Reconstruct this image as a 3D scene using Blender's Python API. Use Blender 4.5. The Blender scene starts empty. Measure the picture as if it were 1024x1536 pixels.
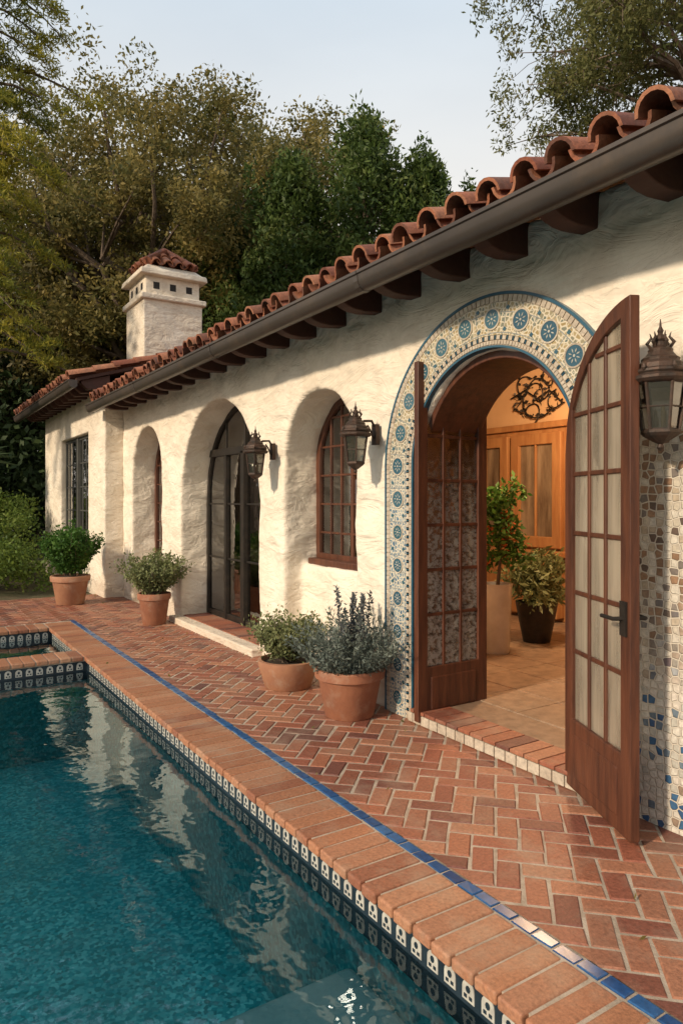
import bpy, bmesh, math, random
import numpy as np
from mathutils import Vector, Matrix
random.seed(4); rng=np.random.default_rng(7)
scn=bpy.context.scene
R=math.radians
# ---------------------------------------------------------------- materials
def newmat(name):
    m=bpy.data.materials.new(name); m.use_nodes=True
    nt=m.node_tree; b=nt.nodes["Principled BSDF"]; return m,nt,b
def node(nt,t,**k):
    n=nt.nodes.new(t)
    for a,v in k.items():
        if a in n.inputs.keys(): n.inputs[a].default_value=v
        else: setattr(n,a,v)
    return n
def mixc(nt,fac,a,b,mode='MIX'):
    n=nt.nodes.new('ShaderNodeMix'); n.data_type='RGBA'; n.blend_type=mode
    for i,v in ((0,fac),(6,a),(7,b)):
        if isinstance(v,bpy.types.NodeSocket): nt.links.new(v,n.inputs[i])
        elif i==0: n.inputs[0].default_value=v
        else: n.inputs[i].default_value=(*v,1)
    return n.outputs[2]
def ramp(nt,inp,stops,interp='LINEAR'):
    n=nt.nodes.new('ShaderNodeValToRGB'); cr=n.color_ramp; cr.interpolation=interp
    while len(cr.elements)<len(stops): cr.elements.new(0.5)
    for e,(p,c) in zip(cr.elements,stops):
        e.position=p; e.color=(*c,1) if len(c)==3 else c
    nt.links.new(inp,n.inputs[0]); return n.outputs[0]
def g(v): return (v,v,v)
def noise(nt,scale,detail=5,rough=.6,vec=None,stretch=None):
    n=node(nt,'ShaderNodeTexNoise'); n.inputs['Scale'].default_value=scale
    n.inputs['Detail'].default_value=detail; n.inputs['Roughness'].default_value=rough
    tc=node(nt,'ShaderNodeTexCoord')
    v=tc.outputs['Object'] if vec is None else vec
    if stretch:
        mp=node(nt,'ShaderNodeMapping'); mp.inputs['Scale'].default_value=stretch
        nt.links.new(v,mp.inputs[0]); v=mp.outputs[0]
    nt.links.new(v,n.inputs['Vector']); return n.outputs[0]
def bump(nt,b,h,strength,dist=.02,prev=None):
    n=node(nt,'ShaderNodeBump'); n.inputs['Strength'].default_value=strength; n.inputs['Distance'].default_value=dist
    nt.links.new(h,n.inputs['Height'])
    if prev is not None: nt.links.new(prev,n.inputs['Normal'])
    nt.links.new(n.outputs[0],b.inputs['Normal']); return n.outputs[0]
def M(name,c1,c2=None,rough=.6,metal=0,ns=6,stretch=None,bs=None,bst=.3,bd=.01,isl=None,spec=.4,im=.62,stain=None,sts=2.5):
    m,nt,b=newmat(name)
    b.inputs['Roughness'].default_value=rough; b.inputs['Metallic'].default_value=metal
    b.inputs['Specular IOR Level'].default_value=spec
    if c2 is None: c2=tuple(x*.75 for x in c1)
    f=ramp(nt,noise(nt,ns,stretch=stretch),[(.35,g(0)),(.65,g(1))])
    col=mixc(nt,f,c1,c2)
    if isl:
        ge=node(nt,'ShaderNodeNewGeometry')
        cr=ramp(nt,ge.outputs['Random Per Island'],[(i/(len(isl)-1),c) for i,c in enumerate(isl)])
        col=mixc(nt,im,col,cr)
        col=mixc(nt,1.0,col,ramp(nt,noise(nt,ns*4,6,.7),[(.3,g(.6)),(.62,g(1.12))]),'MULTIPLY')
    if stain:
        sf=ramp(nt,noise(nt,sts,8,.68),[(.5,g(0)),(.72,g(.6))])
        col=mixc(nt,sf,col,stain)
    nt.links.new(col,b.inputs['Base Color'])
    if bs: bump(nt,b,noise(nt,bs,6,stretch=stretch),bst,bd)
    return m
def leafmat(name,cs,trans=.3,nsc=.9,gain=1.0):
    cs=[tuple(min(.6,x*gain) for x in c) for c in cs]
    m,nt,b=newmat(name)
    ge=node(nt,'ShaderNodeNewGeometry')
    n=noise(nt,nsc,2)
    a=node(nt,'ShaderNodeMath',operation='MULTIPLY_ADD'); nt.links.new(ge.outputs['Random Per Island'],a.inputs[0]); a.inputs[1].default_value=.45
    s=node(nt,'ShaderNodeMath',operation='MULTIPLY_ADD'); nt.links.new(n,s.inputs[0]); s.inputs[1].default_value=1.5; s.inputs[2].default_value=-.48
    nt.links.new(s.outputs[0],a.inputs[2])
    col=ramp(nt,a.outputs[0],[(i/(len(cs)-1),c) for i,c in enumerate(cs)])
    b.inputs['Roughness'].default_value=.55; b.inputs['Specular IOR Level'].default_value=.25
    nt.links.new(col,b.inputs['Base Color'])
    t=node(nt,'ShaderNodeBsdfTranslucent'); nt.links.new(col,t.inputs[0])
    mx=node(nt,'ShaderNodeMixShader'); mx.inputs[0].default_value=trans
    nt.links.new(b.outputs[0],mx.inputs[1]); nt.links.new(t.outputs[0],mx.inputs[2])
    nt.links.new(mx.outputs[0],nt.nodes['Material Output'].inputs[0]); return m
def glassmat(name,tint,base=.06,gain=1.6,gl=.02,paint=None):
    m,nt,b=newmat(name); nt.nodes.remove(b)
    tr=node(nt,'ShaderNodeBsdfTransparent'); tr.inputs[0].default_value=(*tint,1)
    go=node(nt,'ShaderNodeBsdfGlossy'); go.inputs['Roughness'].default_value=gl
    fr=node(nt,'ShaderNodeFresnel'); fr.inputs[0].default_value=1.5
    ma=node(nt,'ShaderNodeMath',operation='MULTIPLY_ADD',use_clamp=True); nt.links.new(fr.outputs[0],ma.inputs[0]); ma.inputs[1].default_value=gain; ma.inputs[2].default_value=base
    mx=node(nt,'ShaderNodeMixShader'); nt.links.new(ma.outputs[0],mx.inputs[0]); nt.links.new(tr.outputs[0],mx.inputs[1]); nt.links.new(go.outputs[0],mx.inputs[2])
    bn=node(nt,'ShaderNodeBump'); bn.inputs['Strength'].default_value=.15; bn.inputs['Distance'].default_value=.01
    nt.links.new(noise(nt,5,2),bn.inputs['Height']); nt.links.new(bn.outputs[0],go.inputs['Normal']); nt.links.new(bn.outputs[0],fr.inputs['Normal'])
    out=mx.outputs[0]
    if paint:
        # painted reflections / painted lit cream: diffuse + translucent where the mask is on
        df=node(nt,'ShaderNodeBsdfDiffuse'); df.inputs[0].default_value=(*paint[1],1)
        tl=node(nt,'ShaderNodeBsdfTranslucent'); tl.inputs[0].default_value=(*paint[1],1)
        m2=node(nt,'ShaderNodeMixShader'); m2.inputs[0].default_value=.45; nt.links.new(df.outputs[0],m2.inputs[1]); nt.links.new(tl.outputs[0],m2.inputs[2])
        if paint[0]=='reflection':
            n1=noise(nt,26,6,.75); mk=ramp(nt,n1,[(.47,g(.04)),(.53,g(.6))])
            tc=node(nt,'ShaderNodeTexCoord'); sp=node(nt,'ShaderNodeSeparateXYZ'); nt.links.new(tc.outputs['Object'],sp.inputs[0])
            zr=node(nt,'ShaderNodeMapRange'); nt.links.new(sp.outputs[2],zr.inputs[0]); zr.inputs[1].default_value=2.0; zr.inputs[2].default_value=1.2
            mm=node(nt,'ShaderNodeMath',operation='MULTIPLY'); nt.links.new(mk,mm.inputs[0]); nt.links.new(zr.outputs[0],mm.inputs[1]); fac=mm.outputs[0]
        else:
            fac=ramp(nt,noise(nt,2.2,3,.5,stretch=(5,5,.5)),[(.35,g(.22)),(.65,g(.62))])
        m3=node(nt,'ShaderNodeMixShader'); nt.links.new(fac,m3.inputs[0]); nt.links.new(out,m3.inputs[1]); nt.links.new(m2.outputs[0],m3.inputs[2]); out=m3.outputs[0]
    nt.links.new(out,nt.nodes['Material Output'].inputs[0]); return m
def emis(name,c,s):
    m,nt,b=newmat(name); b.inputs['Emission Color'].default_value=(*c,1); b.inputs['Emission Strength'].default_value=s
    b.inputs['Base Color'].default_value=(*c,1); return m

def plaster_mat():
    m,nt,b=newmat('plaster')
    b.inputs['Roughness'].default_value=.85; b.inputs['Specular IOR Level'].default_value=.2
    f=ramp(nt,noise(nt,1.3,8,.65),[(.38,g(0)),(.68,g(1))])
    col=mixc(nt,f,(.80,.72,.60),(.74,.65,.52))
    f2=ramp(nt,noise(nt,3,9,.72,stretch=(1,1,.45)),[(.5,g(0)),(.68,g(1))])
    a=node(nt,'ShaderNodeMath',operation='MULTIPLY'); nt.links.new(f2,a.inputs[0]); a.inputs[1].default_value=.34
    col=mixc(nt,a.outputs[0],col,(.58,.47,.35))
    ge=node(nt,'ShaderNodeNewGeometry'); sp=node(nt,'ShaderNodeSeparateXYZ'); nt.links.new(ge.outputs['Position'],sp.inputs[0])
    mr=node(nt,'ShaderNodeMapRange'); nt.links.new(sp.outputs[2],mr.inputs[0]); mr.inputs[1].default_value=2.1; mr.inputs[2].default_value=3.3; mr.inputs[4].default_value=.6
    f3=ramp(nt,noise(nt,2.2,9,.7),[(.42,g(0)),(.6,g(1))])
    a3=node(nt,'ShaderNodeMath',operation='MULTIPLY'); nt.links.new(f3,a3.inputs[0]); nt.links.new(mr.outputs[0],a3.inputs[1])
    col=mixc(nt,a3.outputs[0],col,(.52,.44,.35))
    gn=node(nt,'ShaderNodeMath',operation='MULTIPLY_ADD'); nt.links.new(noise(nt,6,5),gn.inputs[0]); gn.inputs[1].default_value=-.35; nt.links.new(sp.outputs[2],gn.inputs[2])
    gr=ramp(nt,gn.outputs[0],[(0,g(.5)),(.12,g(0))])
    col=mixc(nt,gr,col,(.48,.38,.29))
    nt.links.new(col,b.inputs['Base Color'])
    p=bump(nt,b,noise(nt,2.2,3,.5,stretch=(1,1,1.6)),.8,.10)
    n=node(nt,'ShaderNodeTexNoise'); n.inputs['Scale'].default_value=2.3; n.inputs['Detail'].default_value=4; n.inputs['Roughness'].default_value=.55; n.inputs['Distortion'].default_value=1.8
    tc=node(nt,'ShaderNodeTexCoord'); mp=node(nt,'ShaderNodeMapping'); mp.inputs['Scale'].default_value=(1,.7,1.9); mp.inputs['Rotation'].default_value=(R(35),0,0)
    nt.links.new(tc.outputs['Object'],mp.inputs[0]); nt.links.new(mp.outputs[0],n.inputs['Vector'])
    rd=ramp(nt,n.outputs[0],[(.38,g(.0)),(.5,g(.8)),(.525,g(.45)),(.7,g(1))])
    p=bump(nt,b,rd,.36,.03,p)
    bump(nt,b,noise(nt,70,4,.6),.25,.004,p); return m
def mosaic_mat():
    m,nt,b=newmat('mosaic_stone')
    ge=node(nt,'ShaderNodeNewGeometry'); sp=node(nt,'ShaderNodeSeparateXYZ'); nt.links.new(ge.outputs['Position'],sp.inputs[0])
    cb=node(nt,'ShaderNodeCombineXYZ'); nt.links.new(sp.outputs[1],cb.inputs[0]); nt.links.new(sp.outputs[2],cb.inputs[1])
    def vor(feat,scale):
        v=node(nt,'ShaderNodeTexVoronoi'); v.voronoi_dimensions='2D'; v.feature=feat; v.inputs['Scale'].default_value=scale; v.inputs['Randomness'].default_value=.5
        nt.links.new(cb.outputs[0],v.inputs['Vector']); return v
    d=vor('DISTANCE_TO_EDGE',25); c=vor('F1',25)
    s=node(nt,'ShaderNodeSeparateColor'); nt.links.new(c.outputs['Color'],s.inputs[0])
    upper=ramp(nt,s.outputs[0],[(0,(.56,.5,.4)),(.2,(.25,.15,.09)),(.36,(.13,.09,.07)),(.46,(.46,.38,.28)),(.62,(.64,.59,.5)),(.84,(.2,.17,.15)),(.92,(.33,.2,.12))],'CONSTANT')
    lower=ramp(nt,s.outputs[1],[(0,(.66,.62,.54)),(.36,(.5,.48,.42)),(.52,(.05,.13,.25)),(.6,(.66,.6,.52)),(.8,(.15,.2,.25)),(.86,(.3,.22,.16)),(.92,(.04,.1,.22))],'CONSTANT')
    no=noise(nt,1.5,2); az=node(nt,'ShaderNodeMath',operation='ADD'); nt.links.new(no,az.inputs[0]); nt.links.new(sp.outputs[2],az.inputs[1])
    mr=node(nt,'ShaderNodeMapRange'); nt.links.new(az.outputs[0],mr.inputs[0]); mr.inputs[1].default_value=1.2; mr.inputs[2].default_value=1.6
    col=mixc(nt,mr.outputs[0],lower,upper)
    col=mixc(nt,1.0,col,ramp(nt,noise(nt,60,4),[(.3,g(.7)),(.7,g(1.1))]),'MULTIPLY')
    e=ramp(nt,d.outputs['Distance'],[(.06,g(0)),(.12,g(1))])
    col=mixc(nt,e,(.6,.54,.45),col)
    nt.links.new(col,b.inputs['Base Color']); b.inputs['Roughness'].default_value=.5
    bump(nt,b,e,.9,.008); return m
def surround_mat():
    m,nt,b=newmat('painted_tile')
    uv=node(nt,'ShaderNodeUVMap')
    def vor(feat,scale,rnd):
        v=node(nt,'ShaderNodeTexVoronoi'); v.voronoi_dimensions='2D'; v.feature=feat; v.inputs['Scale'].default_value=scale; v.inputs['Randomness'].default_value=rnd
        nt.links.new(uv.outputs[0],v.inputs['Vector']); return v
    d=vor('DISTANCE_TO_EDGE',34,.9); d2=vor('DISTANCE_TO_EDGE',8.0,.0); df=vor('F1',8.0,0.)
    lace=ramp(nt,d.outputs['Distance'],[(.10,g(1)),(.17,g(0))])
    c=vor('F1',34,.9); s=node(nt,'ShaderNodeSeparateColor'); nt.links.new(c.outputs['Color'],s.inputs[0])
    ge=node(nt,'ShaderNodeNewGeometry'); sp=node(nt,'ShaderNodeSeparateXYZ'); nt.links.new(ge.outputs['Position'],sp.inputs[0])
    mr=node(nt,'ShaderNodeMapRange'); nt.links.new(sp.outputs[2],mr.inputs[0]); mr.inputs[1].default_value=1.5; mr.inputs[2].default_value=2.3
    low=ramp(nt,s.outputs[0],[(0,(.04,.11,.19)),(.4,(.12,.20,.27)),(.65,(.34,.38,.38)),(1,(.07,.16,.24))])
    up=ramp(nt,s.outputs[0],[(0,(.30,.21,.08)),(.4,(.37,.29,.15)),(.7,(.10,.14,.12)),(1,(.43,.33,.17))])
    bg=mixc(nt,mr.outputs[0],low,up)
    col=mixc(nt,lace,bg,(.60,.53,.40))
    w=node(nt,'ShaderNodeMath',operation='SINE'); mm=node(nt,'ShaderNodeMath',operation='MULTIPLY'); nt.links.new(df.outputs['Distance'],mm.inputs[0]); mm.inputs[1].default_value=26; nt.links.new(mm.outputs[0],w.inputs[0])
    rg=ramp(nt,w.outputs[0],[(.75,g(0)),(.95,g(.7))]); col=mixc(nt,rg,col,(.60,.54,.42))
    gr=ramp(nt,d2.outputs['Distance'],[(.012,g(1)),(.03,g(0))])
    col=mixc(nt,gr,col,(.2,.22,.22))
    nt.links.new(col,b.inputs['Base Color']); b.inputs['Roughness'].default_value=.3
    bump(nt,b,lace,.3,.003); return m
def water_mat():
    m,nt,b=newmat('pool_water'); nt.nodes.remove(b)
    tr=node(nt,'ShaderNodeBsdfTransparent'); tr.inputs[0].default_value=(.78,.97,.96,1)
    go=node(nt,'ShaderNodeBsdfGlossy'); go.inputs['Roughness'].default_value=.0; go.inputs[0].default_value=(.75,.88,.95,1)
    fr=node(nt,'ShaderNodeFresnel'); fr.inputs[0].default_value=1.38
    ma=node(nt,'ShaderNodeMath',operation='MULTIPLY_ADD',use_clamp=True); nt.links.new(fr.outputs[0],ma.inputs[0]); ma.inputs[1].default_value=1.75; ma.inputs[2].default_value=.01
    mx=node(nt,'ShaderNodeMixShader'); nt.links.new(ma.outputs[0],mx.inputs[0]); nt.links.new(tr.outputs[0],mx.inputs[1]); nt.links.new(go.outputs[0],mx.inputs[2])
    bn=node(nt,'ShaderNodeBump'); bn.inputs['Strength'].default_value=.28; bn.inputs['Distance'].default_value=.03
    nt.links.new(noise(nt,3.4,3.0,.5),bn.inputs['Height']); nt.links.new(bn.outputs[0],go.inputs['Normal']); nt.links.new(bn.outputs[0],fr.inputs['Normal'])
    nt.links.new(mx.outputs[0],nt.nodes['Material Output'].inputs[0]); return m
def pebble_mat(name,cols,sc):
    m,nt,b=newmat(name)
    tc=node(nt,'ShaderNodeTexCoord'); v=node(nt,'ShaderNodeTexVoronoi'); v.inputs['Scale'].default_value=sc; nt.links.new(tc.outputs['Object'],v.inputs['Vector'])
    s=node(nt,'ShaderNodeSeparateColor'); nt.links.new(v.outputs['Color'],s.inputs[0])
    col=ramp(nt,s.outputs[0],[(i/(len(cols)-1),c) for i,c in enumerate(cols)])
    f=ramp(nt,noise(nt,1.2,4),[(.35,g(0)),(.65,g(.6))])
    col=mixc(nt,f,col,tuple(x*.75 for x in cols[1]))
    nt.links.new(col,b.inputs['Base Color']); b.inputs['Roughness'].default_value=.6; return m

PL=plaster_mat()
BRICK=M('patio_brick',(.31,.115,.065),(.22,.075,.048),.5,ns=14,bs=55,bst=.6,bd=.008,isl=[(.15,.05,.036),(.36,.135,.07),(.24,.08,.05),(.42,.19,.105),(.12,.05,.042),(.31,.10,.055),(.37,.17,.095),(.21,.07,.045)],im=.88,stain=(.34,.24,.17),sts=3)
COPE=M('coping_brick',(.38,.17,.09),(.29,.115,.06),.5,ns=16,bs=55,bst=.6,bd=.008,isl=[(.34,.14,.07),(.45,.22,.12),(.25,.09,.05),(.42,.18,.09),(.36,.16,.08)],im=.85,stain=(.40,.28,.19),sts=3)
MORTAR=M('mortar',(.48,.40,.31),(.33,.26,.19),.9,ns=9,bs=90,bst=.5)
ROOFT=M('roof_clay',(.34,.115,.055),(.20,.065,.036),.75,ns=9,bs=50,bst=.5,isl=[(.14,.048,.032),(.36,.13,.065),(.44,.20,.11),(.26,.08,.042),(.10,.045,.033),(.40,.155,.075)],im=.8,stain=(.10,.07,.05),sts=7)
TERRA=M('terracotta',(.34,.14,.075),(.24,.095,.055),.75,ns=5,bs=40,bst=.25,stain=(.40,.28,.2),sts=7)
TERRA2=M('terracotta_pale',(.40,.20,.11),(.31,.145,.085),.75,ns=5,bs=40,bst=.25,stain=(.42,.31,.23),sts=7)
WOOD=M('door_wood',(.125,.044,.022),(.06,.022,.013),.42,ns=7,stretch=(3,3,.35),bs=30,bst=.25)
WOODB=M('rafter_wood',(.075,.03,.02),(.045,.02,.014),.7,ns=6,bs=30,bst=.3,stain=(.12,.055,.032),sts=6)
CAB=M('cabinet_wood',(.42,.21,.08),(.32,.14,.05),.5,ns=5,stretch=(3,3,.4))
IRON=M('dark_iron',(.03,.027,.024),(.05,.04,.032),.5,.6,ns=12,bs=60,bst=.2)
BRONZE=M('aged_bronze',(.045,.036,.03),(.09,.052,.036),.55,.4,ns=20,bs=60,bst=.4)
GUT=M('gutter_metal',(.085,.07,.06),(.055,.046,.04),.4,.3,ns=3,stretch=(1,.3,1),stain=(.13,.095,.068),sts=4)
GLASS=glassmat('window_glass',(.85,.86,.82),.12,1.8)
G_CREAM=glassmat('lit_cream_door_glass',(.95,.95,.93),.06,1.2,.04,('lit_cream',(.68,.58,.45)))  # lit cream of the wall seen through is painted into the panes
G_REFL=glassmat('painted_reflection_glass',(.92,.93,.9),.08,1.5,.03,('reflection',(.62,.60,.53)))  # white speckles paint foliage reflections into the panes
LGLASS=glassmat('lantern_glass',(.45,.45,.42),.22,1.4,.12)
INW=M('interior_plaster',(.66,.42,.22),(.6,.36,.18),.9,ns=2)
STONEF=M('floor_stone',(.30,.20,.13),(.22,.14,.09),.35,ns=3,isl=[(.23,.15,.1),(.34,.24,.16),(.27,.18,.12)])
WHITET=M('cream_tile',(.56,.48,.38),(.41,.34,.26),.5,ns=12,isl=[(.48,.41,.32),(.58,.51,.41),(.37,.30,.23)])
BLUET=M('blue_tile',(.015,.06,.17),(.02,.09,.24),.28,ns=9,isl=[(.01,.04,.13),(.018,.09,.24),(.03,.12,.28),(.012,.055,.18)],im=.8)
BLUEB=M('border_glaze',(.02,.08,.13),(.035,.11,.16),.3,ns=9)
NAVY=M('navy_tile',(.013,.02,.028),(.02,.032,.042),.25,ns=9)
WHITEG=M('white_glaze',(.50,.48,.42),(.36,.34,.3),.3,ns=15)
TEALT=M('teal_tile',(.03,.09,.13),(.055,.14,.18),.25,ns=40,isl=[(.025,.075,.12),(.06,.15,.19),(.03,.11,.13)])
PEB=pebble_mat('pool_pebble',[(.012,.22,.22),(.02,.34,.35),(.035,.44,.44),(.22,.72,.68),(.012,.26,.28)],46)
LEDGE=pebble_mat('pool_ledge',[(.26,.38,.35),(.34,.46,.42),(.3,.42,.38)],60)
BARK=M('bark',(.15,.11,.08),(.075,.055,.04),.9,ns=5,stretch=(2,2,.4),bs=12,bst=.6,bd=.05)
BARKP=M('pale_bark',(.22,.17,.13),(.13,.095,.07),.9,ns=5,stretch=(2,2,.4),bs=12,bst=.6,bd=.05)
SOIL=M('soil',(.05,.035,.025),(.03,.02,.015),.95,ns=30,bs=60,bst=.8)
GROUND=M('ground_soil',(.07,.075,.03),(.1,.075,.045),.95,ns=.8,bs=6,bst=.6,bd=.05)
L_OAK=leafmat('oak_leaf',[(.04,.05,.014),(.085,.08,.025),(.16,.13,.04),(.25,.19,.06)],.42,.9,1.6)  # olive leaf tones with the sunlit gold of the crowns painted in
L_OAKD=leafmat('oak_leaf_grey',[(.035,.04,.018),(.07,.068,.03),(.12,.10,.045),(.18,.14,.06)],.42,.9,1.6)
L_CYP=leafmat('cypress_leaf',[(.016,.033,.008),(.036,.06,.013),(.062,.092,.021),(.11,.125,.035)],.32,.9,1.5)
L_PINE=leafmat('pine_needle',[(.03,.045,.007),(.09,.10,.014),(.2,.18,.022),(.3,.25,.035)],.4,.9,1.55)
L_EUC=leafmat('eucalyptus_leaf',[(.05,.065,.02),(.10,.105,.035),(.17,.15,.055)],.45,.9,1.5)
L_BG=leafmat('background_leaf',[(.012,.022,.008),(.025,.042,.014),(.045,.065,.022)],.2,.4,1.5)
L_SHR=leafmat('shrub_leaf',[(.03,.06,.012),(.065,.105,.02),(.115,.16,.028),(.17,.2,.05)],.35,1.5,1.4)
L_GREEN=leafmat('potted_leaf',[(.022,.06,.012),(.045,.11,.018),(.09,.17,.03)],.3,4,1.25)
L_SAGE=leafmat('sage_leaf',[(.08,.10,.04),(.15,.17,.07),(.23,.24,.11)],.3,5,1.2)
L_LAV=leafmat('lavender_leaf',[(.07,.09,.078),(.12,.145,.12),(.2,.225,.19)],.2,5,1.1)
L_FLO=leafmat('orange_flower',[(.5,.08,.02),(.6,.16,.03),(.55,.05,.03)],.3,5)
# ---------------------------------------------------------------- mesh builder
def fin(o,loc_parent):
    if loc_parent is not None:
        o.parent=loc_parent; o.matrix_parent_inverse=Matrix.Translation(-Vector(loc_parent.location))
def empty(name,loc=(0,0,0),parent=None):
    e=bpy.data.objects.new(name,None); e.location=loc; e.empty_display_size=.2; scn.collection.objects.link(e)
    if parent: fin(e,parent)
    return e
class MB:
    def __init__(s): s.v=[]; s.f=[]; s.uv={}
    def add(s,vs,fs):
        n=len(s.v); s.v+= [tuple(p) for p in vs]; s.f+=[tuple(i+n for i in f) for f in fs]
    def box(s,x0,x1,y0,y1,z0,z1):
        s.add([(x0,y0,z0),(x1,y0,z0),(x1,y1,z0),(x0,y1,z0),(x0,y0,z1),(x1,y0,z1),(x1,y1,z1),(x0,y1,z1)],
              [(0,3,2,1),(4,5,6,7),(0,1,5,4),(1,2,6,5),(2,3,7,6),(3,0,4,7)])
    def prism(s,poly,d0,d1,fm):
        n=len(poly)
        vs=[fm(w,d0,z) for w,z in poly]+[fm(w,d1,z) for w,z in poly]
        fs=[tuple(range(n))[::-1],tuple(range(n,2*n))]+[(i,(i+1)%n,(i+1)%n+n,i+n) for i in range(n)]
        s.add(vs,fs)
    def rect(s,w0,w1,z0,z1,d0,d1,fm): s.prism([(w0,z0),(w1,z0),(w1,z1),(w0,z1)],d0,d1,fm)
    def strip(s,outer,inner,d0,d1,fm,closed=False):
        n=len(outer); vs=[]
        for (a,b) in zip(outer,inner): vs+=[fm(a[0],d0,a[1]),fm(b[0],d0,b[1]),fm(b[0],d1,b[1]),fm(a[0],d1,a[1])]
        fs=[]
        for i in range(n if closed else n-1):
            j=(i+1)%n
            for k in range(4): fs.append((4*i+k,4*i+(k+1)%4,4*j+(k+1)%4,4*j+k))
        if not closed: fs+=[(0,1,2,3),(4*n-1,4*n-2,4*n-3,4*n-4)]
        s.add(vs,fs)
    def tube(s,pts,rad,n=7,cap=True):
        pts=[Vector(p) for p in pts]; vs=[]; N=len(pts)
        up=Vector((.13,.27,.95))
        for i,p in enumerate(pts):
            t=(pts[min(i+1,N-1)]-pts[max(i-1,0)]).normalized()
            a=t.cross(up)
            if a.length<.05: a=t.cross(Vector((1,0,0)))
            a.normalize(); b=t.cross(a)
            r=rad[i] if hasattr(rad,'__len__') else rad
            for k in range(n):
                an=2*math.pi*k/n; vs.append(p+a*math.cos(an)*r+b*math.sin(an)*r)
        fs=[(i*n+k,i*n+(k+1)%n,(i+1)*n+(k+1)%n,(i+1)*n+k) for i in range(N-1) for k in range(n)]
        if cap: fs+=[tuple(range(n))[::-1],tuple(range((N-1)*n,N*n))]
        s.add(vs,fs)
    def lathe(s,prof,c,n=36,wob=0):
        vs=[]
        for r,z in prof:
            for k in range(n):
                a=2*math.pi*k/n; rr=r*(1+wob*math.sin(3*a+z*9)); vs.append((c[0]+rr*math.cos(a),c[1]+rr*math.sin(a),c[2]+z))
        fs=[(i*n+k,i*n+(k+1)%n,(i+1)*n+(k+1)%n,(i+1)*n+k) for i in range(len(prof)-1) for k in range(n)]
        s.add(vs,fs)
        s.add(vs[:n],[tuple(range(n))[::-1]]); s.add(vs[-n:],[tuple(range(n))])
    def obj(s,name,mat,parent=None,smooth=False,bevel=0,recalc=True,seg=2,weld=False):
        me=bpy.data.meshes.new(name); me.from_pydata(s.v,[],s.f); me.materials.append(mat)
        if recalc or weld:
            bm=bmesh.new(); bm.from_mesh(me)
            if weld: bmesh.ops.remove_doubles(bm,verts=bm.verts,dist=1e-5)
            bmesh.ops.recalc_face_normals(bm,faces=bm.faces); bm.to_mesh(me); bm.free()
        o=bpy.data.objects.new(name,me); scn.collection.objects.link(o)
        if smooth:
            for p in me.polygons: p.use_smooth=True
            try: me.set_sharp_from_angle(angle=R(40))
            except Exception: pass
        if bevel:
            b=o.modifiers.new('b','BEVEL'); b.width=bevel; b.segments=seg; b.limit_method='ANGLE'; b.angle_limit=R(35)
        fin(o,parent); return o
def leaves(name,P,size,mat,asp=.45,up=0.,parent=None,bias=None):
    P=np.asarray(P,dtype=float); N=len(P)
    d=rng.normal(size=(N,3)); d[:,2]+=up
    if bias is not None: d+=bias
    d/=np.linalg.norm(d,axis=1)[:,None]+1e-9
    r=rng.normal(size=(N,3)); n=np.cross(d,r); n/=np.linalg.norm(n,axis=1)[:,None]+1e-9
    s=(size*(.6+.8*rng.random(N)))[:,None]
    V=np.stack([P,P+d*s*.5+n*s*asp*.5,P+d*s,P+d*s*.5-n*s*asp*.5],1).reshape(-1,3)
    me=bpy.data.meshes.new(name); me.vertices.add(4*N); me.loops.add(4*N); me.polygons.add(N)
    me.vertices.foreach_set('co',V.astype(np.float32).ravel()); me.loops.foreach_set('vertex_index',np.arange(4*N,dtype=np.int32))
    me.polygons.foreach_set('loop_start',np.arange(0,4*N,4,dtype=np.int32)); me.update(calc_edges=True); me.validate()
    me.materials.append(mat); o=bpy.data.objects.new(name,me); scn.collection.objects.link(o); fin(o,parent); return o
def clump(c,r,n,hollow=.5):
    d=rng.normal(size=(n,3)); d/=np.linalg.norm(d,axis=1)[:,None]
    u=rng.random(n)**(1/3)*(1-hollow)+hollow*rng.random(n)**.3
    return np.asarray(c)+d*np.asarray(r)*u[:,None]*(1+.12*rng.normal(size=(n,1)))
wallfm=lambda X:(lambda w,d,z:(X+d,w,z))
# ---------------------------------------------------------------- house
house=empty('spanish_house',(3.2,5,0))
def archpoly(y0,y1,z0,spring,rz=None,n=28):
    c=(y0+y1)/2; r=(y1-y0)/2; rz=rz or r
    return [(y0,z0),(y1,z0)]+[(c+r*math.cos(math.pi*i/n),spring+rz*math.sin(math.pi*i/n)) for i in range(n+1)]
DC,DR,DS=3.27,.71,1.84   # main door arch
wb=MB(); wb.box(3.2,3.7,-2.2,11.72,-.1,3.27)
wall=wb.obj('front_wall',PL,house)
cut=MB(); F0=wallfm(0)
cut.prism(archpoly(DC-DR,DC+DR,-.3,DS),3.0,3.9,F0)
cut.prism(archpoly(4.80,6.05,.97,1.97),3.0,3.9,F0)
cut.prism(archpoly(6.62,8.96,-.3,1.62),3.0,3.9,F0)
cut.prism(archpoly(9.75,11.2,.62,1.98),3.0,3.9,F0)
co=cut.obj('c1',PL)
cut2=MB(); cut2.rect(4.80,6.05,-.3,1.2,3.0,3.42,F0); cut2.rect(9.75,11.2,-.3,.8,3.0,3.42,F0); co2=cut2.obj('c2',PL)
for c in (co,co2):
    b=wall.modifiers.new('bo','BOOLEAN'); b.operation='DIFFERENCE'; b.object=c; b.solver='EXACT'
rm=wall.modifiers.new('r','REMESH'); rm.mode='VOXEL'; rm.voxel_size=.024; rm.use_smooth_shade=True
sm=wall.modifiers.new('s','SMOOTH'); sm.iterations=6; sm.factor=.5
tx=bpy.data.textures.new('lumps','CLOUDS'); tx.noise_scale=.35; tx.noise_depth=4
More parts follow.
